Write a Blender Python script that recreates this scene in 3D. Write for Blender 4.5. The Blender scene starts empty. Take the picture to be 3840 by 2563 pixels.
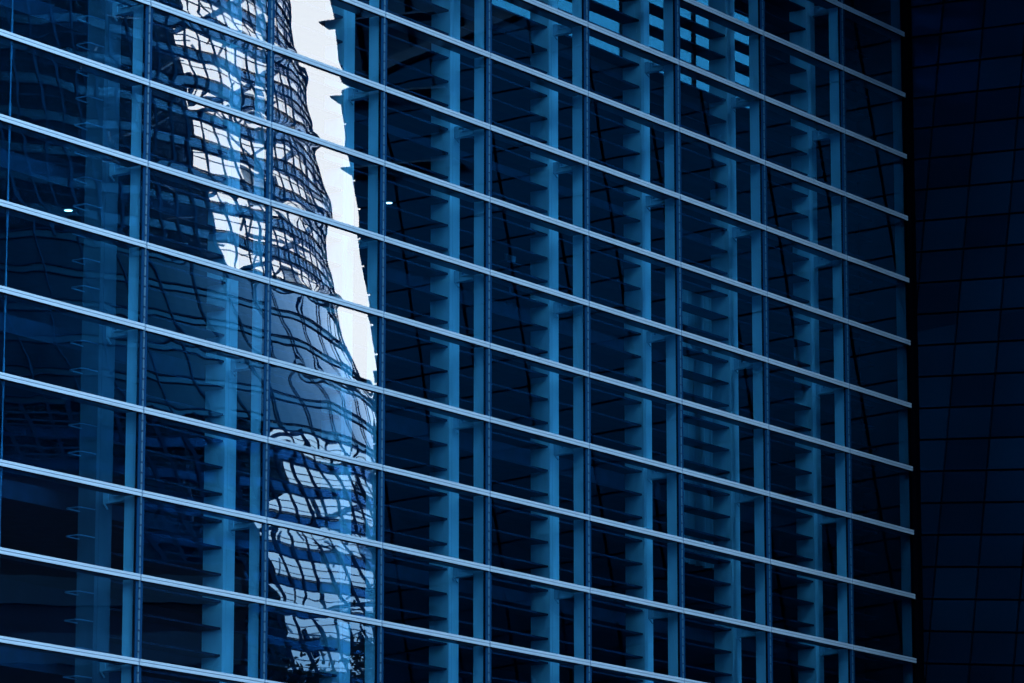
import bpy, math, random
from mathutils import Vector
random.seed(7)
C = bpy.context.scene.collection
S = bpy.context.scene
R = math.radians

# ------------------------------------------------------------------ site data
H = 1.7                                   # transom spacing (m)
BAY = 2.421879 * H                        # mullion spacing
ANG = R(55.94394)                         # heading of the facade in plan
T = Vector((math.cos(ANG), math.sin(ANG), 0))
N = Vector((-math.sin(ANG), math.cos(ANG), 0))      # into the building
P0 = Vector((-4.38198 * H, 49.42240 * H, 0))        # foot of the first mullion
CAMZ = 1.6
Z0 = CAMZ + 14.25189 * H                  # height of transom row 0
F_PX, W_PX, H_PX, PITCH = 15917.5, 3840.0, 2563.0, 0.201226865
S_END = 7.85251 * BAY
ZR = lambda r: Z0 - r * H

def project(p):
    d = p - Vector((0, 0, CAMZ)); c, s = math.cos(PITCH), math.sin(PITCH)
    dep = d.y * c + d.z * s
    return W_PX / 2 + F_PX * d.x / dep, H_PX / 2 - F_PX * (-d.y * s + d.z * c) / dep
def shown(s0, s1, za, zb):
    q = [project(P0 + T * s + Vector((0, 0, z))) for s in (s0, s1) for z in (za, zb)]
    xs = [a for a, b in q]; ys = [b for a, b in q]
    w = min(max(xs), W_PX) - max(min(xs), 0); h = min(max(ys), H_PX) - max(min(ys), 0)
    return w * h if w > 0 and h > 0 else 0
def mirror(p):                            # virtual image in the facade -> real place
    return p - N * (2 * (p - P0).dot(N))

# ------------------------------------------------------------------ materials
def new_mat(name):
    m = bpy.data.materials.new(name); m.use_nodes = True
    nt = m.node_tree; nt.nodes.clear()
    return m, nt, nt.nodes.new('ShaderNodeOutputMaterial')
def coords(nt, scale=(1, 1, 1), out='Object'):
    tc = nt.nodes.new('ShaderNodeTexCoord'); mp = nt.nodes.new('ShaderNodeMapping')
    mp.inputs['Scale'].default_value = scale
    nt.links.new(tc.outputs[out], mp.inputs['Vector']); return mp.outputs['Vector']
def surf(name, col, rough=.5, metal=0, var=.12, scale=(1, 1, 1), nscale=3.0, bump=0, spec=.5, detail=5, stint=(.12, .5, 1)):
    m, nt, out = new_mat(name); b = nt.nodes.new('ShaderNodeBsdfPrincipled')
    v = coords(nt, scale); n = nt.nodes.new('ShaderNodeTexNoise')
    n.inputs['Scale'].default_value = nscale; n.inputs['Detail'].default_value = detail
    nt.links.new(v, n.inputs['Vector'])
    r = nt.nodes.new('ShaderNodeValToRGB')
    r.color_ramp.elements[0].position = .3; r.color_ramp.elements[1].position = .7
    r.color_ramp.elements[0].color = [c * (1 - var) for c in col] + [1]
    r.color_ramp.elements[1].color = [min(1, c * (1 + var)) for c in col] + [1]
    nt.links.new(n.outputs['Fac'], r.inputs['Fac']); nt.links.new(r.outputs['Color'], b.inputs['Base Color'])
    b.inputs['Roughness'].default_value = rough; b.inputs['Metallic'].default_value = metal
    b.inputs['Specular IOR Level'].default_value = spec
    b.inputs['Specular Tint'].default_value = (*stint, 1)
    if bump:
        bp = nt.nodes.new('ShaderNodeBump'); bp.inputs['Strength'].default_value = 1; bp.inputs['Distance'].default_value = bump
        nt.links.new(n.outputs['Fac'], bp.inputs['Height']); nt.links.new(bp.outputs['Normal'], b.inputs['Normal'])
    nt.links.new(b.outputs[0], out.inputs['Surface']); return m
def glass(name, tint, refl, fres=.5, warp=.0016, gloss=(1, 1, 1), rough=0.0, wscale=(.55, 1, .75), face=None):
    """coated sheet glass: clear tinted see-through plus a mirror reflection whose normal wanders
    a little, as float glass held in a frame does"""
    m, nt, out = new_mat(name); L = nt.links.new
    tr = nt.nodes.new('ShaderNodeBsdfTransparent'); tr.inputs['Color'].default_value = (*tint, 1)
    gl = nt.nodes.new('ShaderNodeBsdfGlossy'); gl.inputs['Roughness'].default_value = rough
    gl.inputs['Color'].default_value = (*gloss, 1)
    if face:                               # coating: blue seen square on, silver at a glancing angle
        cm = nt.nodes.new('ShaderNodeMix'); cm.data_type = 'RGBA'; lw = nt.nodes.new('ShaderNodeLayerWeight'); lw.inputs['Blend'].default_value = .5
        pw = nt.nodes.new('ShaderNodeMath'); pw.operation = 'POWER'; pw.inputs[1].default_value = 2.2; L(lw.outputs['Facing'], pw.inputs[0])
        cm.inputs[6].default_value = (*face, 1); cm.inputs[7].default_value = (*gloss, 1)
        L(pw.outputs[0], cm.inputs[0]); L(cm.outputs[2], gl.inputs['Color'])
    mix = nt.nodes.new('ShaderNodeMixShader')
    fr = nt.nodes.new('ShaderNodeFresnel'); fr.inputs['IOR'].default_value = 1.5
    ma = nt.nodes.new('ShaderNodeMath'); ma.operation = 'MULTIPLY_ADD'; ma.use_clamp = True
    ma.inputs[1].default_value = fres; ma.inputs[2].default_value = refl
    if face:
        l2 = nt.nodes.new('ShaderNodeLayerWeight'); l2.inputs['Blend'].default_value = .5
        p2 = nt.nodes.new('ShaderNodeMath'); p2.operation = 'POWER'; p2.inputs[1].default_value = 3.0; L(l2.outputs['Facing'], p2.inputs[0]); L(p2.outputs[0], ma.inputs[0])
    else: L(fr.outputs[0], ma.inputs[0])
    L(ma.outputs[0], mix.inputs[0]); L(tr.outputs[0], mix.inputs[1]); L(gl.outputs[0], mix.inputs[2])
    if warp:
        g = nt.nodes.new('ShaderNodeNewGeometry')
        v = coords(nt, wscale)
        oi = nt.nodes.new('ShaderNodeObjectInfo')
        mu = nt.nodes.new('ShaderNodeMath'); mu.operation = 'MULTIPLY'; mu.inputs[1].default_value = 40
        L(oi.outputs['Random'], mu.inputs[0])
        acc = None
        for sc, amp in ((.9, 1.0), (2.6, .40)):
            n = nt.nodes.new('ShaderNodeTexNoise'); n.noise_dimensions = '4D'
            n.inputs['Scale'].default_value = sc; n.inputs['Detail'].default_value = 1.0
            L(v, n.inputs['Vector']); L(mu.outputs[0], n.inputs['W'])
            sb = nt.nodes.new('ShaderNodeVectorMath'); sb.operation = 'SUBTRACT'; sb.inputs[1].default_value = (.5, .5, .5)
            L(n.outputs['Color'], sb.inputs[0])
            sl = nt.nodes.new('ShaderNodeVectorMath'); sl.operation = 'SCALE'; sl.inputs['Scale'].default_value = warp * amp * 2
            L(sb.outputs[0], sl.inputs[0])
            if acc is None: acc = sl.outputs[0]
            else:
                # the finer ripple is held to the rim of each pane, where the frame squeezes it
                tc = nt.nodes.new('ShaderNodeTexCoord'); sx = nt.nodes.new('ShaderNodeSeparateXYZ'); L(tc.outputs['Generated'], sx.inputs[0])
                a = nt.nodes.new('ShaderNodeMath'); a.operation = 'SUBTRACT'; a.inputs[1].default_value = .5; L(sx.outputs['Z'], a.inputs[0])
                b = nt.nodes.new('ShaderNodeMath'); b.operation = 'ABSOLUTE'; L(a.outputs[0], b.inputs[0])
                c = nt.nodes.new('ShaderNodeMath'); c.operation = 'MULTIPLY'; c.inputs[1].default_value = 2; L(b.outputs[0], c.inputs[0])
                d = nt.nodes.new('ShaderNodeMath'); d.operation = 'POWER'; d.inputs[1].default_value = 5; L(c.outputs[0], d.inputs[0])
                e = nt.nodes.new('ShaderNodeMath'); e.operation = 'MULTIPLY_ADD'; e.inputs[1].default_value = 5; e.inputs[2].default_value = .5; L(d.outputs[0], e.inputs[0])
                s2 = nt.nodes.new('ShaderNodeVectorMath'); s2.operation = 'SCALE'; L(sl.outputs[0], s2.inputs[0]); L(e.outputs[0], s2.inputs['Scale'])
                ad = nt.nodes.new('ShaderNodeVectorMath'); L(acc, ad.inputs[0]); L(s2.outputs[0], ad.inputs[1]); acc = ad.outputs[0]
        ad = nt.nodes.new('ShaderNodeVectorMath'); L(g.outputs['Normal'], ad.inputs[0]); L(acc, ad.inputs[1])
        no = nt.nodes.new('ShaderNodeVectorMath'); no.operation = 'NORMALIZE'; L(ad.outputs[0], no.inputs[0])
        L(no.outputs[0], gl.inputs['Normal'])
    L(mix.outputs[0], out.inputs['Surface']); return m
def coated(name, base, face, rim, k=.9, p=1.5, rough=.03):
    """opaque coated panel: dark body, blue mirror square on, silver mirror at a glancing angle"""
    m, nt, out = new_mat(name); L = nt.links.new
    d = nt.nodes.new('ShaderNodeBsdfDiffuse'); g = nt.nodes.new('ShaderNodeBsdfGlossy'); g.inputs['Roughness'].default_value = rough
    v = coords(nt, (.12, .12, .10)); n = nt.nodes.new('ShaderNodeTexNoise'); n.inputs['Scale'].default_value = 1; L(v, n.inputs['Vector'])
    r = nt.nodes.new('ShaderNodeValToRGB'); r.color_ramp.elements[0].position = .35; r.color_ramp.elements[1].position = .65
    r.color_ramp.elements[0].color = (*[c * .6 for c in base], 1); r.color_ramp.elements[1].color = (*[c * 1.3 for c in base], 1)
    L(n.outputs['Fac'], r.inputs[0]); L(r.outputs[0], d.inputs[0])
    lw = nt.nodes.new('ShaderNodeLayerWeight'); lw.inputs['Blend'].default_value = .5
    def pwr(e, mul):
        a = nt.nodes.new('ShaderNodeMath'); a.operation = 'POWER'; a.inputs[1].default_value = e; L(lw.outputs['Facing'], a.inputs[0])
        b = nt.nodes.new('ShaderNodeMath'); b.operation = 'MULTIPLY'; b.inputs[1].default_value = mul; L(a.outputs[0], b.inputs[0]); return b.outputs[0]
    cm = nt.nodes.new('ShaderNodeMix'); cm.data_type = 'RGBA'; cm.inputs[6].default_value = (*face, 1); cm.inputs[7].default_value = (*rim, 1)
    L(pwr(2.2, 1), cm.inputs[0]); L(cm.outputs[2], g.inputs['Color'])
    mx = nt.nodes.new('ShaderNodeMixShader'); L(pwr(p, k), mx.inputs[0]); L(d.outputs[0], mx.inputs[1]); L(g.outputs[0], mx.inputs[2])
    L(mx.outputs[0], out.inputs['Surface']); return m
def lamp_mat(name, col, k):
    m, nt, out = new_mat(name); e = nt.nodes.new('ShaderNodeEmission')
    e.inputs['Color'].default_value = (*col, 1); e.inputs['Strength'].default_value = k
    nt.links.new(e.outputs[0], out.inputs['Surface']); return m

M = dict(
    bar=surf('brushed_aluminium', (.185, .335, .485), .5, .0, .16, (.25, 1, 40), 2.0),
    groove=surf('dark_groove', (.02, .05, .10), .6),
    gasket=surf('black_gasket', (.002, .003, .006), .8, spec=.1),
    strip=surf('blue_grey_frame', (.0004, .024, .082), .7, 0, .15, (1, 1, .3), 2, spec=.05),
    bead=surf('pale_bead', (.016, .07, .14), .5, 0, .15),
    fin=surf('painted_steel', (.78, .84, .88), .5, 0, .12, (1, 1, .25), 1.2),
    column=surf('fair_faced_concrete', (.80, .84, .86), .75, 0, .16, (1.2, 1.2, .35), 1.5, .002),
    shade_grey=surf('shade_toned_grey', (.12, .16, .20), .5, 0, .16, (1.2, 1.2, .35), 1.5),  # darker grey that carries the shade of dim bays and bar undersides
    blade=surf('dark_louvre', (.008, .02, .045), .55, 0, .15),
    steel=surf('bracket_steel', (.45, .55, .62), .45, 0, .15),
    rung=surf('rail_steel', (.18, .30, .42), .4, 0, .15),
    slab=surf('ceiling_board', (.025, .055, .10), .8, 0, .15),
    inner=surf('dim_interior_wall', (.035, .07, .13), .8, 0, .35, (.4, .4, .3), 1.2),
    rod=surf('polished_rod', (.14, .28, .40), .4, 0),
    pane=glass('coated_glass', (.24, .68, .94), .090, .62, .0021),
    clear=glass('clear_inner_sheet', (.97, .98, 1), .0, .0, 0),
    rear=glass('rear_glass', (.12, .24, .30), .05, .2, 0),
    tile_a=coated('dark_tile', (.0003, .0050, .0165), (.015, .32, 1), (.05, .40, 1), .025, 0, .22),
    tile_b=coated('dark_tile_tone', (.0003, .0064, .0205), (.015, .32, 1), (.05, .40, 1), .025, 0, .22),
    tile_c=coated('dark_tile_deep', (.0003, .0036, .0120), (.015, .32, 1), (.05, .40, 1), .025, 0, .22),
    joint=surf('black_joint', (.0002, .0006, .002), .9, spec=0),
    wallfin=surf('dark_fin', (.010, .035, .085), .5, 0, .15),
    topglass=surf('upper_glazing', (.004, .035, .10), .3, 0, .2, spec=.1),
    t_frame=surf('tower_frame', (.001, .026, .090), .6, 0, .15, spec=0),
    t_band=coated('tower_spandrel', (.001, .016, .050), (.03, .40, 1), (.45, .75, 1), .75, 1.4, .15),
    t_line=surf('tower_dark_line', (.0006, .010, .038), .6, spec=0),
    t_core=surf('tower_core', (.001, .011, .036), .6, 0, .5, (.15, .15, .3), 1.0, spec=0),
    t_panel=coated('tower_blue_panel', (.001, .014, .045), (.03, .40, 1), (.75, .90, 1), 1.45, 2.3),
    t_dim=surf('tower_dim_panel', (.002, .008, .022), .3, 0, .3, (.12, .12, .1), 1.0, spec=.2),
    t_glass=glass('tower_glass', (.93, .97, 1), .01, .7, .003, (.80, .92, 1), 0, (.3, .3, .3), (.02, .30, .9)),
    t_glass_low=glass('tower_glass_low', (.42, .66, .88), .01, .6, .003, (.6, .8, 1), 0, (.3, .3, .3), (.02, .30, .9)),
    t_inner=surf('tower_inner_steel', (.14, .30, .48), .5, 0, .3),
    t_screen=surf('tower_pale_screen', (.55, .68, .85), .6, 0, .3, (.2, .2, .2), 1),
    block=surf('dark_block', (.0015, .003, .008), .7, 0, .3, spec=.1),
    paving=surf('dark_paving', (.012, .030, .060), .85, 0, .25, (1, 1, 1), .4),
    leaf=surf('leaf', (.002, .008, .014), .8, 0, .5, nscale=.7, spec=0),
    bark=surf('bark', (.03, .035, .04), .9, 0, .3),
    cloth=surf('pale_cloth', (.62, .70, .74), .9, 0, .1, (1, 1, .2), 2, spec=.1),
    white=surf('white_plastic', (.35, .5, .62), .5),
    lamp=lamp_mat('lit_diffuser', (.80, .95, 1), 4.0),
    lamprim=surf('lamp_rim', (.3, .4, .5), .4),
)

# ------------------------------------------------------------------ mesh helpers
class MB:
    def __init__(s): s.v = []; s.f = []; s.mi = []; s.mats = []
    def mat(s, m):
        if m not in s.mats: s.mats.append(m)
        return s.mats.index(m)
    def add(s, vs, fs, m):
        o = len(s.v); k = s.mat(m); s.v += [Vector(v) for v in vs]
        for f in fs: s.f.append([i + o for i in f]); s.mi.append(k)
    def box(s, x0, x1, y0, y1, z0, z1, m):
        vs = [(x, y, z) for z in (z0, z1) for y in (y0, y1) for x in (x0, x1)]
        s.add(vs, [(0, 2, 3, 1), (4, 5, 7, 6), (0, 1, 5, 4), (2, 6, 7, 3), (0, 4, 6, 2), (1, 3, 7, 5)], m)
    def bar(s, a, b, w, h, m, up=Vector((0, 0, 1))):
        a, b = Vector(a), Vector(b); d = (b - a).normalized()
        if abs(d.dot(up)) > .95: up = Vector((1, 0, 0))
        x = d.cross(up).normalized(); y = x.cross(d)
        vs = [p + x * (i * w / 2) + y * (j * h / 2) for p in (a, b) for i, j in ((-1, -1), (1, -1), (1, 1), (-1, 1))]
        s.add(vs, [(0, 1, 2, 3), (7, 6, 5, 4), (0, 4, 5, 1), (1, 5, 6, 2), (2, 6, 7, 3), (3, 7, 4, 0)], m)
    def tube(s, pts, r, m, n=6):
        pts = [Vector(p) for p in pts]; rs = r if isinstance(r, (list, tuple)) else [r] * len(pts); vs = []; fs = []
        for i, p in enumerate(pts):
            d = (pts[min(i + 1, len(pts) - 1)] - pts[max(i - 1, 0)]).normalized()
            u = Vector((0, 0, 1)) if abs(d.z) < .9 else Vector((1, 0, 0))
            x = d.cross(u).normalized(); y = x.cross(d)
            for k in range(n):
                a = 2 * math.pi * k / n; vs.append(p + (x * math.cos(a) + y * math.sin(a)) * rs[i])
        for i in range(len(pts) - 1):
            for k in range(n): fs.append((i * n + k, i * n + (k + 1) % n, (i + 1) * n + (k + 1) % n, (i + 1) * n + k))
        fs.append(tuple(range(n))[::-1]); fs.append(tuple((len(pts) - 1) * n + k for k in range(n)))
        s.add(vs, fs, m)
    def disc(s, c, r, y0, y1, m, n=10):      # short round bolt along x
        c = Vector(c); vs = []
        for x in (y0, y1):
            for k in range(n):
                a = 2 * math.pi * k / n; vs.append(c + Vector((x, r * math.cos(a), r * math.sin(a))))
        s.add(vs, [tuple(range(n)), tuple(range(2 * n - 1, n - 1, -1))] + [(k, n + k, n + (k + 1) % n, (k + 1) % n) for k in range(n)], m)
    def prism(s, poly, y0, y1, m):           # polygon in x,z pushed along y
        n = len(poly); vs = [(x, y0, z) for x, z in poly] + [(x, y1, z) for x, z in poly]
        s.add(vs, [tuple(range(n)), tuple(range(2 * n - 1, n - 1, -1))] + [(k, n + k, n + (k + 1) % n, (k + 1) % n) for k in range(n)], m)
    def build(s, name, parent=None, smooth=False, bevel=0):
        me = bpy.data.meshes.new(name); me.from_pydata([tuple(v) for v in s.v], [], s.f)
        for m in s.mats: me.materials.append(m)
        for p, k in zip(me.polygons, s.mi): p.material_index = k; p.use_smooth = smooth
        me.update(); o = bpy.data.objects.new(name, me); C.objects.link(o)
        if parent: o.parent = parent
        if bevel:
            b = o.modifiers.new('bevel', 'BEVEL'); b.width = bevel; b.segments = 2; b.limit_method = 'ANGLE'
        return o
def empty(name, loc, rz=0):
    o = bpy.data.objects.new(name, None); C.objects.link(o); o.location = loc; o.rotation_euler = (0, 0, rz); o.empty_display_size = .5
    return o
def tag(o, label=None, cat=None, group=None, kind=None):
    for k, v in (('label', label), ('category', cat), ('group', group), ('kind', kind)):
        if v: o[k] = v
    return o
def clip(poly, a, b, c):                     # keep a*x + b*z <= c
    out = []
    for i in range(len(poly)):
        p, q = poly[i], poly[(i + 1) % len(poly)]; dp = a * p[0] + b * p[1] - c; dq = a * q[0] + b * q[1] - c
        if dp <= 0: out.append(p)
        if dp * dq < 0:
            t = dp / (dp - dq); out.append((p[0] + (q[0] - p[0]) * t, p[1] + (q[1] - p[1]) * t))
    return out

# ------------------------------------------------------------------ the glass-fronted building
office = empty('office_building', P0, ANG)
tag(office, 'long glass curtain-wall office front with pale horizontal bars and blue columns behind the panes', 'building')
R_TOP, R_BOT = -8, 15
bays = [(-2, 0)] + [(m, m + 1) for m in range(0, 7)] + [(7, 7.85251)]
cells = []
for (a, b) in bays:
    for r in range(R_TOP, R_BOT): cells.append((shown(a * BAY, b * BAY, ZR(r), ZR(r + 1)), a, b, r))
cells.sort(key=lambda c: -c[0])
def pane_into(mb, a, b, r):
    s0, s1 = a * BAY + .12, b * BAY - (.12 if b != 7.85251 else .0); z0, z1 = ZR(r + 1) + .035, ZR(r) - .035
    # each sheet sits a hair out of true in its frame
    rn = random.Random(int(a * 77 + r * 1013 + 5)); e = [rn.uniform(-.0011, .0011) for _ in range(3)]; ya, yb, yc, yd = e[0] - e[1], e[0] + e[1], e[0] + e[1] + e[2], e[0] - e[1] + e[2]
    mb.add([(s0, ya, z0), (s1, yb, z0), (s1, yc, z1), (s0, yd, z1)], [(0, 1, 2, 3)], M['pane'])
    mb.add([(s0, .024, z0), (s1, .024, z0), (s1, .024, z1), (s0, .024, z1)], [(3, 2, 1, 0)], M['clear'])
    mb.add([(s0, ya, z0), (s1, yb, z0), (s1, yc, z1), (s0, yd, z1), (s0, .024, z0), (s1, .024, z0), (s1, .024, z1), (s0, .024, z1)],
           [(0, 4, 5, 1), (1, 5, 6, 2), (2, 6, 7, 3), (3, 7, 4, 0)], M['gasket'])
rest = MB(); nrest = 0
for i, (ar, a, b, r) in enumerate(cells):
    if ar > 0 and i < 99:
        mb = MB(); pane_into(mb, a, b, r); mb.build('glass_pane', office)
    else: pane_into(rest, a, b, r); nrest += 1
tag(rest.build('glass_pane', office), kind='stuff')

def transom_into(mb, a, b, r):
    s0, s1 = a * BAY + .026, b * BAY - .026; z = ZR(r)
    if b == 7.85251: s1 = b * BAY
    mb.box(s0, s1, -.052, -.004, z + .012, z + .063, M['bar'])
    mb.box(s0, s1, -.040, -.004, z + .0005, z + .012 - .0005, M['groove'])
    mb.box(s0, s1, -.052, -.004, z - .060, z, M['bar'])
    mb.box(s0 + .02, s1 - .02, -.036, -.004, z - .078, z - .0605, M['gasket'])
    mb.box(s0 + .1, s1 - .1, -.003, .030, z - .034, z + .034, M['gasket'])
    mb.box(s0 + .12, s1 - .10, .031, .385, z - .045, z + .03, M['shade_grey'])  # inner box: shade of its underside put into the colour
tr = []
for (a, b) in bays:
    for r in range(R_TOP, R_BOT + 1): tr.append((shown(a * BAY, b * BAY, ZR(r) - .06, ZR(r) + .06), a, b, r))
tr.sort(key=lambda c: -c[0])
rest = MB()
for i, (ar, a, b, r) in enumerate(tr):
    if ar > 0 and i < 99:
        mb = MB(); transom_into(mb, a, b, r); mb.build('transom', office)
    else: transom_into(rest, a, b, r)
tag(rest.build('transom', office), kind='stuff')

ZT, ZB = ZR(R_TOP), ZR(R_BOT)
for m in [-2, 0, 1, 2, 3, 4, 5, 6, 7, 7.85251]:
    s = m * BAY; mb = MB(); last = m > 7.5
    if not last:
        mb.box(s - .120, s + .120, .004, .050, 0, ZT, M['gasket'])
        for q in (-1, 1):
            mb.box(s + q * .070 - .036, s + q * .070 + .036, -.014, .003, 0, ZT, M['strip'])
        r = R_TOP
        nseg = int((ZT - ZB) / (H / 8))
        for k in range(nseg):                     # the pale bead is clipped on in short lengths
            z = ZT - (k + 1) * H / 8
            mb.box(s - .022, s + .022, -.022, .003, z + .014, z + H / 8 - .020, M['bead'])
            mb.box(s - .012, s + .012, -.016, .002, z - .020, z + .014, M['strip'])
            mb.box(s - .026, s + .026, -.024, .002, z - .006, z, M['groove'])
    else:
        mb.box(s - .10, s - .02, .004, .050, 0, ZT, M['gasket'])
    mu = mb.build('mullion', office)
    fm = MB(); fs = s - (.10 if last else 0)
    fm.box(fs - .045, fs + .045, .051, .095, 0, ZT, M['gasket'])
    fm.box(fs - .05, fs + .05, .095, .375, 0, ZT, M['shade_grey' if last else 'fin'])  # end fin coloured dark for the shaded corner
    fm.build('fin', mu, bevel=.008)

for m in range(0, 8):
    s = m * BAY; w = .26 if m == 0 else .20; y0, y1 = .942, (1.40 if m == 0 else 1.48)
    mb = MB(); mb.box(s - w, s + w, y0, y1, 0, ZT + .6, M['column'])
    mb.box(s - w + .10, s + w - .02, y0 - .012, y0 - .001, 0, ZT + .6, M['column'])
    col = mb.build('column', office, bevel=.035)
    if m == 0: col.data.materials[0] = M['shade_grey']  # dimness of the left bay put into this column's colour
    for r in range(R_TOP, R_BOT, 2):              # cast bracket from column to mullion, every second transom
        z = ZR(r); b = MB()
        b.box(s - .055, s + .055, .80, .93, z - .14, z + .14, M['steel'])
        b.box(s - .03, s + .03, .375, .80, z - .10, z + .08, M['steel'])
        b.box(s - .07, s + .07, .40, .80, z + .081, z + .11, M['steel'])
        b.box(s - .07, s + .07, .40, .80, z - .135, z - .101, M['steel'])
        b.box(s - .07, s - .031, .44, .72, z - .012, z + .012, M['steel'])
        for y in (.47, .68): b.disc((s - .03, y, z + .045), .028, -.03, 0, M['rung'])
        b.bar((s - .05, .90, z - .13), (s - .05, .80, z - .26), .03, .03, M['steel'])
        b.build('bracket', col, bevel=.006)
    if m == 0:                                    # empty louvre carriers stick out of the first column
        for k in range(-8, 30):
            z = Z0 - (k / 3 + .49 / 3 + .0) * H; b = MB(); x0 = s - w
            b.tube([(x0 + .02, .96, z), (x0 - .42, .98, z + .0), (x0 - .46, 1.02, z), (x0 - .46, 1.30, z), (x0 - .42, 1.34, z), (x0 + .02, 1.36, z)], .014, M['rung'])
            b.build('carrier', col)

for m in range(0, 8):
    for r0 in range(R_TOP, R_BOT - 1, 2):
        mb = MB(); s0 = m * BAY + (.262 if m == 0 else .202); s1 = min((m + 1) * BAY - .202, S_END - .3)
        for k in range(6):
            z = Z0 - (r0 + (k + 1) / 3 - .03) * H
            mb.box(s0, s1, .985, 1.47, z - .022, z + .022, M['blade'])
        mb.build('louvre_screen', office)

# floors, ceilings, rear wall with a high window, roof
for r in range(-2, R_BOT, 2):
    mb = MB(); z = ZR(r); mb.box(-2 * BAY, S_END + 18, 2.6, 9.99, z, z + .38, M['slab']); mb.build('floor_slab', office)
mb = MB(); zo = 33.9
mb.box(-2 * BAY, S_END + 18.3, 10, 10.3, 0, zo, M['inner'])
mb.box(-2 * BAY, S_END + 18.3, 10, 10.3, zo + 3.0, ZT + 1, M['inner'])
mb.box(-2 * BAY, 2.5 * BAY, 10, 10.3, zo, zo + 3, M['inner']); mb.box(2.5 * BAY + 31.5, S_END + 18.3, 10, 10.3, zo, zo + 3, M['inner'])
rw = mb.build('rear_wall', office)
mb = MB()
for k in range(8):
    x = 2.5 * BAY + k * 3.94
    mb.box(x, x + 3.90, 10.1, 10.13, zo + .02, zo + 2.98, M['rear']); mb.box(x + 3.90, x + 3.94, 10.05, 10.2, zo + .02, zo + 2.98, M['gasket'])
mb.build('rear_window', rw)
mb = MB(); mb.box(-2 * BAY - .3, S_END + 18.3, .45, 10.6, ZT + 1.001, ZT + 1.4, M['slab']); mb.build('roof', office)
mb = MB(); mb.box(-2 * BAY - .3, -2 * BAY, .05, 10.6, 0, ZT + 1, M['block']); mb.box(S_END + .02, S_END + .3, .06, 1.6, 0, ZT + 1, M['block']); mb.box(S_END + 18.02, S_END + 18.3, 1.6, 9.99, 0, ZT + 1, M['inner'])
mb.box(S_END + .31, S_END + 18.3, 1.5, 1.6, 0, ZT + 1, M['block'])
mb.build('end_wall', office)
# tie rods that hang the double-width end bay
rod = MB(); s = -BAY
for r in range(R_TOP, R_BOT):
    z1, z0 = ZR(r) - .10, ZR(r + 1) + .10
    rod.tube([(s, .11, z0), (s, .11, z0 + .30), (s, .11, z0 + .31), (s, .11, z1 - .31), (s, .11, z1 - .30), (s, .11, z1)],
             [.022, .022, .014, .014, .022, .022], M['rod'], 8)
    rod.tube([(s, .11, z0 - .06), (s, .11, z0)], [.03, .03], M['steel'], 8); rod.tube([(s, .11, z1), (s, .11, z1 + .06)], [.03, .03], M['steel'], 8)
rod.build('tie_rod', office)

# lit downlights and a pale bin seen through the glass
def local(s, y, z): return P0 + T * s + N * y + Vector((0, 0, z))
def downlight(s, y, z, r, label):
    o = empty('downlight', local(s, y, z), ANG); tag(o, label, 'downlight', 'round downlights lit in the ceilings')
    def ring(r0, r1, za, zb, m, nm):
        mb = MB(); n = 20; vs = []
        for (q, zz) in ((r0, za), (r1, za), (r1, zb), (r0, zb)):
            vs += [(q * math.cos(2 * math.pi * k / n), q * math.sin(2 * math.pi * k / n), zz) for k in range(n)]
        fs = [(a * n + k, a * n + (k + 1) % n, ((a + 1) % 4) * n + (k + 1) % n, ((a + 1) % 4) * n + k) for a in range(4) for k in range(n)]
        mb.add(vs, fs, m); mb.build(nm, o)
    ring(r * .98, r * 1.12, -.028, -.004, M['lamprim'], 'rim')
    mb = MB(); n = 20
    for zz, zb in ((-.024, -.006),):
        vs = [(r * .97 * math.cos(2 * math.pi * k / n), r * .97 * math.sin(2 * math.pi * k / n), q) for q in (zz, zb) for k in range(n)]
        mb.add(vs, [tuple(range(n))[::-1], tuple(range(n, 2 * n))] + [(k, (k + 1) % n, n + (k + 1) % n, n + k) for k in range(n)], M['lamp'])
    mb.build('diffuser', o)
downlight(2.20, 3.90, ZR(2), .088, 'bright round downlight left of the first column, beside the bent carriers')
downlight(6.17, 3.86, ZR(2), .045, 'small dim downlight just above a bar in the bay between two reflected dark bands')
downlight(17.05, 6.19, ZR(0), .088, 'bright round downlight right of the reflected white sky strip')
cu = empty('curtain', local(23.85, 2.05, 17.4), ANG)
tag(cu, 'tall pale pleated curtain hanging behind the dark louvre blades in one bay', 'curtain')
mb = MB(); n = 56; W_C, H_C = 1.9, 7.2
vs = [(W_C * k / n + .02 * math.sin(k * 1.9), .07 * math.sin(2 * math.pi * k / 11.2) + .03 * math.sin(k * .37) + d, z) for d in (0, .012) for z in (0, H_C) for k in range(n + 1)]
m_ = n + 1
fs = [(k, k + 1, m_ + k + 1, m_ + k) for k in range(n)] + [(2 * m_ + k + 1, 2 * m_ + k, 3 * m_ + k, 3 * m_ + k + 1) for k in range(n)]
fs += [(k + 1, k, 2 * m_ + k, 2 * m_ + k + 1) for k in range(n)] + [(m_ + k, m_ + k + 1, 3 * m_ + k + 1, 3 * m_ + k) for k in range(n)]
mb.add(vs, fs, M['cloth']); mb.build('fabric', cu, smooth=True)
mb = MB(); mb.tube([(-.1, .02, H_C + .02), (W_C + .1, .02, H_C + .02)], .02, M['steel']); mb.build('rail', cu)
bn = empty('waste_bin', local(17.0, 2.55, ZR(1.137) - .12), ANG + .4)
tag(bn, 'pale round bin seen dimly behind the glass between two louvre blades', 'bin')
mb = MB(); n = 18; prof = [(.0, 0), (.115, 0), (.125, .02), (.15, .33), (.16, .335), (.16, .35), (.142, .35), (.12, .03), (0, .03)]
vs = [(q * math.cos(2 * math.pi * k / n), q * math.sin(2 * math.pi * k / n), z) for q, z in prof for k in range(n)]
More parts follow.
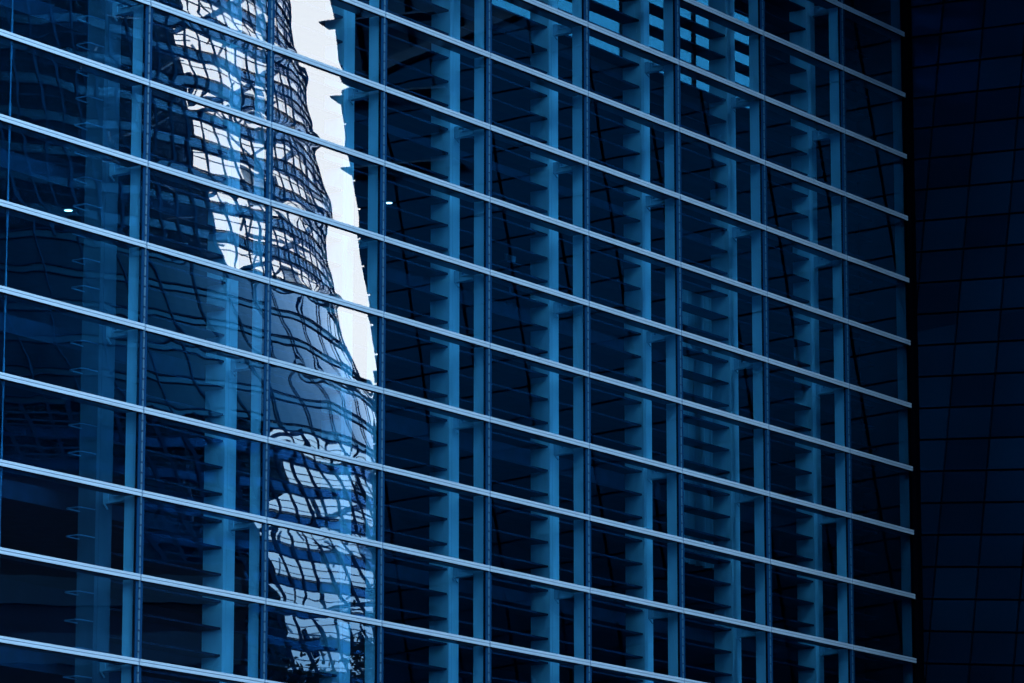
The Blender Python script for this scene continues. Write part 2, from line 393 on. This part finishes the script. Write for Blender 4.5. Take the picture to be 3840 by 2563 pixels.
mb.add(vs, [(a * n + k, a * n + (k + 1) % n, (a + 1) * n + (k + 1) % n, (a + 1) * n + k) for a in range(len(prof) - 1) for k in range(n)], M['white'])
mb.build('body', bn, smooth=True)
mb = MB(); mb.tube([(.155, 0, .30), (.19, 0, .24), (.155, 0, .18)], .008, M['steel']); mb.build('handle', bn)
# a small shelf the bin stands on
mb = MB(); mb.box(16.5, 17.6, 2.3, 2.9, ZR(1.137) - .16, ZR(1.137) - .1202, M['slab']); mb.box(16.95, 17.05, 2.55, 2.65, ZR(2) + .381, ZR(1.137) - .161, M['slab'])
mb.build('shelf', office)

# ------------------------------------------------------------------ dark tiled wing that closes the court on the right
E_PT = P0 + T * S_END
RV = Vector((.6606, -.7507, 0)).normalized(); RW = math.atan2(RV.y, RV.x)
wing = empty('tiled_wing', E_PT, RW)
tag(wing, 'nearly black wing clad in tilted square-jointed tiles beside the glass front', 'building')
EU = lambda z: 15.244 + .155 * (z - 24.42)
TOPZ = lambda u: 33.02 - .314 * (u - 15.06)
outer = (1, -.155, 15.244 - .155 * 24.42); top = (.314, 1, 33.02 + .314 * 15.06)
ZK = 24.42                                   # below this height the outer edge runs straight down
def outer_clip(q, pad=0):
    a = clip(clip(q, 0, -1, -ZK), outer[0], outer[1], outer[2] - pad); b = clip(clip(q, 0, 1, ZK), 1, 0, 15.36 - pad)
    return [c for c in (a, b) if len(c) >= 3]
mb = MB()
for q in outer_clip([(.0, 0), (40, 0), (40, 60), (.0, 60)], .06): mb.prism(clip(q, *top), .02, 5, M['joint'])
mb.build('wall', wing)
tiles = MB(); i_v = (1.515, -.113 * 1.515); j_v = (.1235, .8345); g = .027
for i in range(-14, 16):
    for j in range(-36, 14):
        ox, oz = 1.944 + i * i_v[0] + j * j_v[0], 26.399 + i * i_v[1] + j * j_v[1]
        q = []
        for (a, b) in ((g / 1.0, g / .8), (1 - g / 1.0, g / .8), (1 - g / 1.0, 1 - g / .8), (g / 1.0, 1 - g / .8)):
            q.append((ox + a * i_v[0] + b * j_v[0], oz + a * i_v[1] + b * j_v[1]))
        q = clip(q, -1, 0, -.24); q = clip(q, 0, -1, -.3) if q else q
        q = clip(q, top[0], top[1], top[2] - .15) if q else q
        for q in outer_clip(q) if len(q) >= 3 else (): tiles.prism(q, -.03 + random.uniform(-.003, .003), .019, M[random.choice(['tile_a', 'tile_a', 'tile_b', 'tile_c'])])
tiles.build('tile_cladding', wing)
mb = MB(); mb.box(.0, .20, -.16, .019, 0, ZT + 1, M['joint']); mb.build('corner_post', wing)
# lighter glazed storey above the tiles
up = MB(); base = [(.3, 0), (40, 0), (40, 60), (.3, 60)]
q = clip(base, outer[0], outer[1], outer[2] - .1); q = clip(q, -top[0], -top[1], -top[2] - .25); q = clip(q, top[0], top[1], top[2] + 7)
up.prism(q, .10, 4.5, M['topglass']); upo = up.build('upper_glazing', wing)
mb = MB()
mb.bar((.3, -.10, TOPZ(.3) + .1), (15.2, -.10, TOPZ(15.2) + .1), .35, .3, M['wallfin'])
mb.build('eaves_band', wing)
mb = MB()
for u in [1.2 + 1.45 * k for k in range(11)]:
    mb.bar((u, .02, TOPZ(u) + .3), (u + .9, .02, TOPZ(u) + 6.8), .15, .14, M['joint'])
mb.build('glazing_bar', upo)
for z in (34.35, 32.15, 30.05):           # ledges on the outer edge, seen from below as pointed plates
    u = EU(z); mb = MB()
    vs = []
    for zz in (z, z + .05): vs += [(u - 3.4, -.85, zz), (u + .03, -.85, zz), (u + .03, -.035, zz), (u - 3.4, -.035, zz)]
    mb.add(vs, [(3, 2, 1, 0), (4, 5, 6, 7), (0, 1, 5, 4), (1, 2, 6, 5), (2, 3, 7, 6), (3, 0, 4, 7)], M['wallfin'])
    mb.build('ledge', wing)
# flat cover added unseen over the court corner to shade the upper right bays
mb = MB(); cz = (38.4, 39.0)
back = -(T * (6.2 * BAY))                    # from the corner back along the facade
def wl(v): return Vector((v.dot(RV), v.dot(Vector((-RV.y, RV.x, 0))), 0))
pts = [Vector((.30, -.22, 0)), Vector((14.0, -.22, 0)), wl(back + RV * 9), wl(back - N * .35)]
mb.add([p + Vector((0, 0, z)) for z in cz for p in pts], [(3, 2, 1, 0), (4, 5, 6, 7), (0, 1, 5, 4), (1, 2, 6, 5), (2, 3, 7, 6), (3, 0, 4, 7)], M['wallfin'])
mb.build('shade_cover', wing)

# ------------------------------------------------------------------ leaning glass tower opposite, mirrored in the facade
DT, RT, FL = 496.0, 50.0, 3.56
az = math.atan((-165 - 1174.5) / 9737)
VC = Vector((math.sin(az) * DT, math.cos(az) * DT, 0)); VR = Vector((math.cos(az), -math.sin(az), 0)); VF = Vector((math.sin(az), math.cos(az), 0))
ZM = 96.0
def lean(z): d = z - ZM; return .25 * d - .0011 * d * d - .11 * max(0, 8 - d)
def vt(th, z, r):                          # virtual point: th from the camera-right direction towards the camera
    rr = r
    return VC + VR * (rr * math.cos(th) - lean(z)) - VF * (rr * math.sin(th)) + Vector((0, 0, z))
TB = mirror(VC - VR * lean(0))
def tp(th, z, r): return mirror(vt(th, z, r)) - TB
tower = empty('glass_tower', TB)
tag(tower, 'leaning round glass tower mirrored in the panes, white lattice above blue floors', 'tower')
ZTOP = 168.0
def ring_band(mb, r0, r1, z0, z1, m, n=180, a0=0, a1=2 * math.pi):
    vs = []; closed = abs(a1 - a0 - 2 * math.pi) < 1e-6; k1 = n if closed else n + 1
    for k in range(k1):
        a = a0 + (a1 - a0) * k / n
        vs += [tp(a, z0, r0), tp(a, z0, r1), tp(a, z1, r1), tp(a, z1, r0)]
    fs = []
    for k in range(n):
        p, q = k * 4, ((k + 1) % k1) * 4
        for e in range(4): fs.append((p + e, q + e, q + (e + 1) % 4, p + (e + 1) % 4))
    mb.add(vs, fs, m)
def tube_wall(mb, r, z0, z1, m, n=144, a0=0, a1=2 * math.pi):
    if z1 - z0 > 3: 
        q = max(1, round((z1 - z0) / FL))
        for k in range(q): tube_wall(mb, r, z0 + (z1 - z0) * k / q, z0 + (z1 - z0) * (k + 1) / q, m, n, a0, a1) if (z1 - z0) / q <= 3 else tube_wall2(mb, r, z0 + (z1 - z0) * k / q, z0 + (z1 - z0) * (k + 1) / q, m, n, a0, a1)
        return
    tube_wall2(mb, r, z0, z1, m, n, a0, a1)
def tube_wall2(mb, r, z0, z1, m, n=144, a0=0, a1=2 * math.pi):
    vs = []
    for k in range(n + 1):
        a = a0 + (a1 - a0) * k / n; vs += [tp(a, z0, r), tp(a, z1, r)]
    mb.add(vs, [(2 * k, 2 * k + 2, 2 * k + 3, 2 * k + 1) for k in range(n)], m)
NM = 130
zf = [k * FL for k in range(int(ZTOP / FL) + 1)]
B0, B1, LOW = zf[24], zf[29], zf[14]
for z in zf:                               # floors: slab edge, spandrel and thin dark lines
    mb = MB(); big = (z < B0 - 1 or z > B1 + 1)
    aa = (120, -.04, 3.45)
    ring_band(mb, RT - .9, RT - .12, z - .25, z + (.85 if big else .45), M['t_band'], *aa)
    ring_band(mb, RT - .11, RT + .06, z + (.86 if big else .46), z + (1.0 if big else .62), M['t_line'], *aa)
    ring_band(mb, RT - .11, RT + .04, z - .32, z - .22, M['t_line'], *aa)
    if round(z / FL) % 3 == 0: ring_band(mb, RT - .6, RT, z - .2, z + .3, M['t_band'], 90, 3.46, 6.24)
    mb.build('floor_band', tower)
mb = MB()
for k in range(NM):
    a = 2 * math.pi * k / NM
    if 3.45 < a < 6.25: continue            # the screen is open at the back
    for (za, zb, w) in ((LOW, B0, .36), (B0, B1, .14), (B1, ZTOP, .26)):
        if k % 2 and (za == B0 or (a < .40 and za > B0)): continue
        nz = 4 if zb - za > 25 else 3
        for q in range(nz): mb.bar(tp(a, za + (zb - za) * q / nz, RT + .02), tp(a, za + (zb - za) * (q + 1) / nz, RT + .02), w, .12, M['t_line' if za == LOW else 't_frame'], (tp(a, za, RT + 1) - tp(a, za, RT)))
for z in zf:
    if z >= LOW and not (B0 - .1 <= z < B1): ring_band(mb, RT - .05, RT + .05, z + 2.2, z + 2.30, M['t_frame'], 130, -.04, 3.45); z < B0 and ring_band(mb, RT - .05, RT + .05, z + 1.4, z + 1.48, M['t_frame'], 130, -.04, 3.45)
mb.build('mullion_grid', tower)
# solid blue mechanical floors, dim base
mb = MB(); [ring_band(mb, RT - .3, RT - .125, z + .50, z + FL - .34, M['t_panel'], 120, -.04, 3.45) for z in zf if B0 <= z < B1 - 1]; mb.build('blue_cladding', tower)
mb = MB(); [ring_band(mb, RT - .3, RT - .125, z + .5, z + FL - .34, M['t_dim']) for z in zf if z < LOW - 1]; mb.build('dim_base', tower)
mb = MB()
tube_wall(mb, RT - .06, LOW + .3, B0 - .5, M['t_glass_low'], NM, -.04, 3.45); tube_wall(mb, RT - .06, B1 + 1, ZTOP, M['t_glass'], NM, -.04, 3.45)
mb.build('glazing', tower)
mb = MB(); [ring_band(mb, 3, RT * (.665 - .0050 * (B0 - z) if z < B0 else .735), z, z + FL, M['t_core']) for z in zf if LOW <= z < ZTOP - 4]; core = mb.build('core', tower)
mb = MB(); rnd = random.Random(3)
for k in range(230):                       # steel seen behind the lattice: props, stairs, ties
    a = rnd.uniform(-.9, 1.1); z = rnd.choice(zf[14:24] + zf[29:46]); r0 = rnd.uniform(RT * .80, RT * .97); r1 = rnd.uniform(RT * .80, RT * .97)
    da = rnd.uniform(-.08, .08); typ = rnd.random()
    if typ < .45: mb.bar(tp(a, z + .9, r0), tp(a + da, z + FL - .3, r1), .22, .22, M['t_inner'])
    elif typ < .8: mb.bar(tp(a, z + rnd.uniform(1, 3), r0), tp(a + da * 2, z + rnd.uniform(1, 3), r1), .12, .15, M['t_inner'])
    else: mb.bar(tp(a, z + .5, r0), tp(a, z + FL, r0), .5, .5, M['t_frame'])
mb.build('inner_steelwork', tower)
mb = MB()
for k in range(60):                        # pale blinds and screens behind some panes
    kk = rnd.randrange(-2, 13); a = 2 * math.pi * kk / NM; z = rnd.choice(zf[14:24] + zf[29:46]); r0 = RT - 1.2
    h0, h1 = rnd.choice(((1.0, 2.1), (2.3, 3.2), (1.0, 3.2)))
    w = 2 * math.pi / NM * rnd.choice((.9, .9, 1.9))
    ring_band(mb, r0 - .05, r0, z + h0, z + h1, M[rnd.choice(['t_screen', 't_screen', 't_inner'])], 2, a, a + w)
mb.build('blind', tower)
mb = MB(); ring_band(mb, 2, RT, ZTOP + .2, ZTOP + 1.2, M['t_band']); mb.build('roof', tower)

# ------------------------------------------------------------------ low dark block added before the tower to darken the lower left panes
def vpix(xd, dist): a = math.atan((xd - 1174.5) / 9737); return Vector((math.sin(a) * dist, math.cos(a) * dist, 0))
blk = empty('darkening_block', mirror(vpix(-200, 260)))
tag(blk, 'plain black block added so that the lower left panes mirror dark', 'building')
BB = mirror(vpix(-200, 260))
def vblock(name, x0, x1, d0, d1, h, m, parent, z0=0):
    mb = MB(); pts = [vpix(x0, d0), vpix(x1, d0), vpix(x1 * 1.0, d1), vpix(x0, d1)]
    vs = [mirror(p) - BB + Vector((0, 0, z)) for z in (z0, h) for p in pts]
    mb.add(vs, [(0, 1, 2, 3), (7, 6, 5, 4), (0, 4, 5, 1), (1, 5, 6, 2), (2, 6, 7, 3), (3, 7, 4, 0)], m); return mb.build(name, parent)
vblock('wall', -700, 560, 250, 280, 39, M['block'], blk)
vblock('penthouse', -700, 300, 255, 280, 45, M['block'], blk, 39.01)
for f in range(11):
    vblock('window_band', -690, 550, 249.8, 249.95, 3.5 * f + 3.2, M['t_dim'], blk, 3.5 * f + 1.4)

# ------------------------------------------------------------------ unseen block added across the plaza to shade the lower facade
blc = empty('shade_block', P0 + T * 8 - N * 28, ANG)
tag(blc, 'broad tall dark block with window bands, added out of view to shade the glass front', 'building')
mb = MB(); mb.box(-16, 16, -14, 0, 0, 46, M['block']); mb.build('wall', blc)
for f in range(10):
    mb = MB(); mb.box(-15, 15, .003, .06, 4.2 * f + 1.5, 4.2 * f + 3.7, M['t_dim']); mb.build('window_band', blc)
mb = MB(); mb.box(-16.3, 16.3, -14.3, .3, 46.003, 46.6, M['joint']); mb.build('roof', blc)
stb = empty('left_shade_block', (-14, 62, 0))  # unseen block added to dim the left and lower bays
tag(stb, 'long dark low block added out of view on the left to shade the glass front', 'building')
mb = MB(); mb.box(-26, 0, -50, 2, 0, 31, M['block']); mb.build('wall', stb)
for f in range(6):
    mb = MB(); mb.box(.003, .06, -49, 1, 4.2 * f + 1.5, 4.2 * f + 3.7, M['t_dim']); mb.build('window_band', stb)
mb = MB(); mb.box(-26.3, .3, -50.3, 2.3, 31.003, 31.6, M['joint']); mb.build('roof', stb)

# ------------------------------------------------------------------ trees beyond the wing's outer edge
def tree(xd, dist, h, rad, label, seed):
    b = mirror(vpix(xd, dist)); o = empty('street_tree', b); tag(o, label, 'tree', 'trees mirrored at the foot of the glass'); rn = random.Random(seed)
    mb = MB(); mb.tube([(0, 0, 0), (.1, .05, h * .25), (.05, .2, h * .5), (.2, .1, h * .8)], [.35, .28, .2, .06], M['bark'], 8)
    tips = []
    for k in range(16):
        a = rn.uniform(0, 6.28); z0 = h * rn.uniform(.3, .7); e = Vector((math.cos(a) * rad * rn.uniform(.4, .85), math.sin(a) * rad * rn.uniform(.4, .85), z0 + h * rn.uniform(.08, .28)))
        mb.tube([(0.08, .1, z0), e * .5 + Vector((0, 0, z0 * .5 + .2)), e], [.11, .07, .02], M['bark'], 5); tips.append(e)
    mb.build('trunk', o)
    lf = MB()
    cl = [t + Vector((rn.gauss(0, .6), rn.gauss(0, .6), rn.gauss(0, .5))) for t in tips for _ in range(3)] + [Vector((rn.gauss(0, rad * .35), rn.gauss(0, rad * .35), h * rn.uniform(.55, .98))) for _ in range(26)]
    for c in cl:
        rr = rn.uniform(.5, 1.15)
        for _ in range(120):
            p = c + Vector((rn.gauss(0, 1), rn.gauss(0, 1), rn.gauss(0, .75))) * rr * .6
            a = Vector((rn.gauss(0, 1), rn.gauss(0, 1), rn.gauss(0, 1))).normalized(); bb = a.orthogonal().normalized(); L = rn.uniform(.10, .2)
            lf.add([p - a * L, p + bb * L * .5, p + a * L, p - bb * L * .5], [(0, 1, 2, 3)], M['leaf'])
    lf.build('crown', o)
tree(995, 131, 24.0, .9, 'tall dark tree mirrored at the edge of the tiled wing', 1)
tree(735, 140, 20.3, 4.2, 'broad dark tree mirrored in front of the lower tower lattice', 2)

# ------------------------------------------------------------------ ground
mb = MB(); mb.add([(-2500, -2500, -.004), (2500, -2500, -.004), (2500, 2500, -.004), (-2500, 2500, -.004)], [(0, 1, 2, 3)], M['paving'])
tag(mb.build('ground'), 'dark paving around the buildings', None, None, 'structure')

# ------------------------------------------------------------------ sky, sun, camera
w = bpy.data.worlds.new('World'); S.world = w; w.use_nodes = True; nt = w.node_tree; nt.nodes.clear(); L = nt.links.new
out = nt.nodes.new('ShaderNodeOutputWorld'); bg = nt.nodes.new('ShaderNodeBackground'); sky = nt.nodes.new('ShaderNodeTexSky')
SUN_EL, SUN_AZ = R(48), R(315)
sky.sky_type = 'NISHITA'; sky.sun_disc = False; sky.sun_elevation = SUN_EL; sky.sun_rotation = SUN_AZ
tc = nt.nodes.new('ShaderNodeTexCoord'); mp = nt.nodes.new('ShaderNodeMapping'); mp.inputs['Scale'].default_value = (1, 1, 2.2)
nz = nt.nodes.new('ShaderNodeTexNoise'); nz.inputs['Scale'].default_value = 3.0; nz.inputs['Detail'].default_value = 6
rp = nt.nodes.new('ShaderNodeValToRGB'); rp.color_ramp.elements[0].position = .30; rp.color_ramp.elements[0].color = (.90, .90, .90, 1)
rp.color_ramp.elements[1].position = .62; rp.color_ramp.elements[1].color = (1, 1, 1, 1)
mx = nt.nodes.new('ShaderNodeMix'); mx.data_type = 'RGBA'
mx.inputs[7].default_value = (14.6, 16.0, 17.8, 1)           # overcast cloud deck
L(tc.outputs['Generated'], mp.inputs[0]); L(mp.outputs[0], nz.inputs['Vector']); L(nz.outputs['Fac'], rp.inputs[0])
sz = nt.nodes.new('ShaderNodeSeparateXYZ'); L(tc.outputs['Generated'], sz.inputs[0])
hz = nt.nodes.new('ShaderNodeMapRange'); hz.interpolation_type = 'SMOOTHSTEP'; L(sz.outputs['Z'], hz.inputs[0])      # city murk: the deck is duller close to the horizon
hz.inputs[1].default_value = .10; hz.inputs[2].default_value = .205; hz.inputs[3].default_value = 0; hz.inputs[4].default_value = 1
cl = nt.nodes.new('ShaderNodeMix'); cl.data_type = 'RGBA'; cl.inputs[6].default_value = (3.4, 6.2, 9.2, 1); cl.inputs[7].default_value = (14.9, 16.0, 17.4, 1)
L(hz.outputs[0], cl.inputs[0]); L(cl.outputs[2], mx.inputs[7])
L(rp.outputs[0], mx.inputs[0]); L(sky.outputs[0], mx.inputs[6]); L(mx.outputs[2], bg.inputs[0]); bg.inputs[1].default_value = .15
L(bg.outputs[0], out.inputs[0])
sl = bpy.data.lights.new('sun', 'SUN'); sl.energy = .8; sl.angle = R(14); sl.color = (1, .97, .92)
so = bpy.data.objects.new('sun', sl); C.objects.link(so)
dirv = Vector((math.sin(SUN_AZ) * math.cos(SUN_EL), math.cos(SUN_AZ) * math.cos(SUN_EL), math.sin(SUN_EL)))
so.rotation_euler = (-dirv).to_track_quat('-Z', 'Y').to_euler(); so.location = (0, 0, 200)

cam = bpy.data.cameras.new('camera'); co = bpy.data.objects.new('camera', cam); C.objects.link(co); S.camera = co
cam.sensor_width = 36; cam.lens = 36 * F_PX / W_PX; cam.clip_start = .5; cam.clip_end = 6000
co.location = (0, 0, CAMZ); co.rotation_euler = (R(90) + PITCH, R(-.07) * 0, 0)

S.render.engine = 'CYCLES'
S.cycles.max_bounces = 10; S.cycles.transparent_max_bounces = 24; S.cycles.glossy_bounces = 5; S.cycles.diffuse_bounces = 4
S.cycles.use_denoising = True; S.cycles.sample_clamp_indirect = 6
S.cycles.caustics_reflective = True
vs = S.view_settings; S.display_settings.display_device = 'sRGB'
vs.view_transform = 'Standard'; vs.look = 'None'; vs.exposure = 1.5; vs.gamma = 1; vs.use_curve_mapping = False
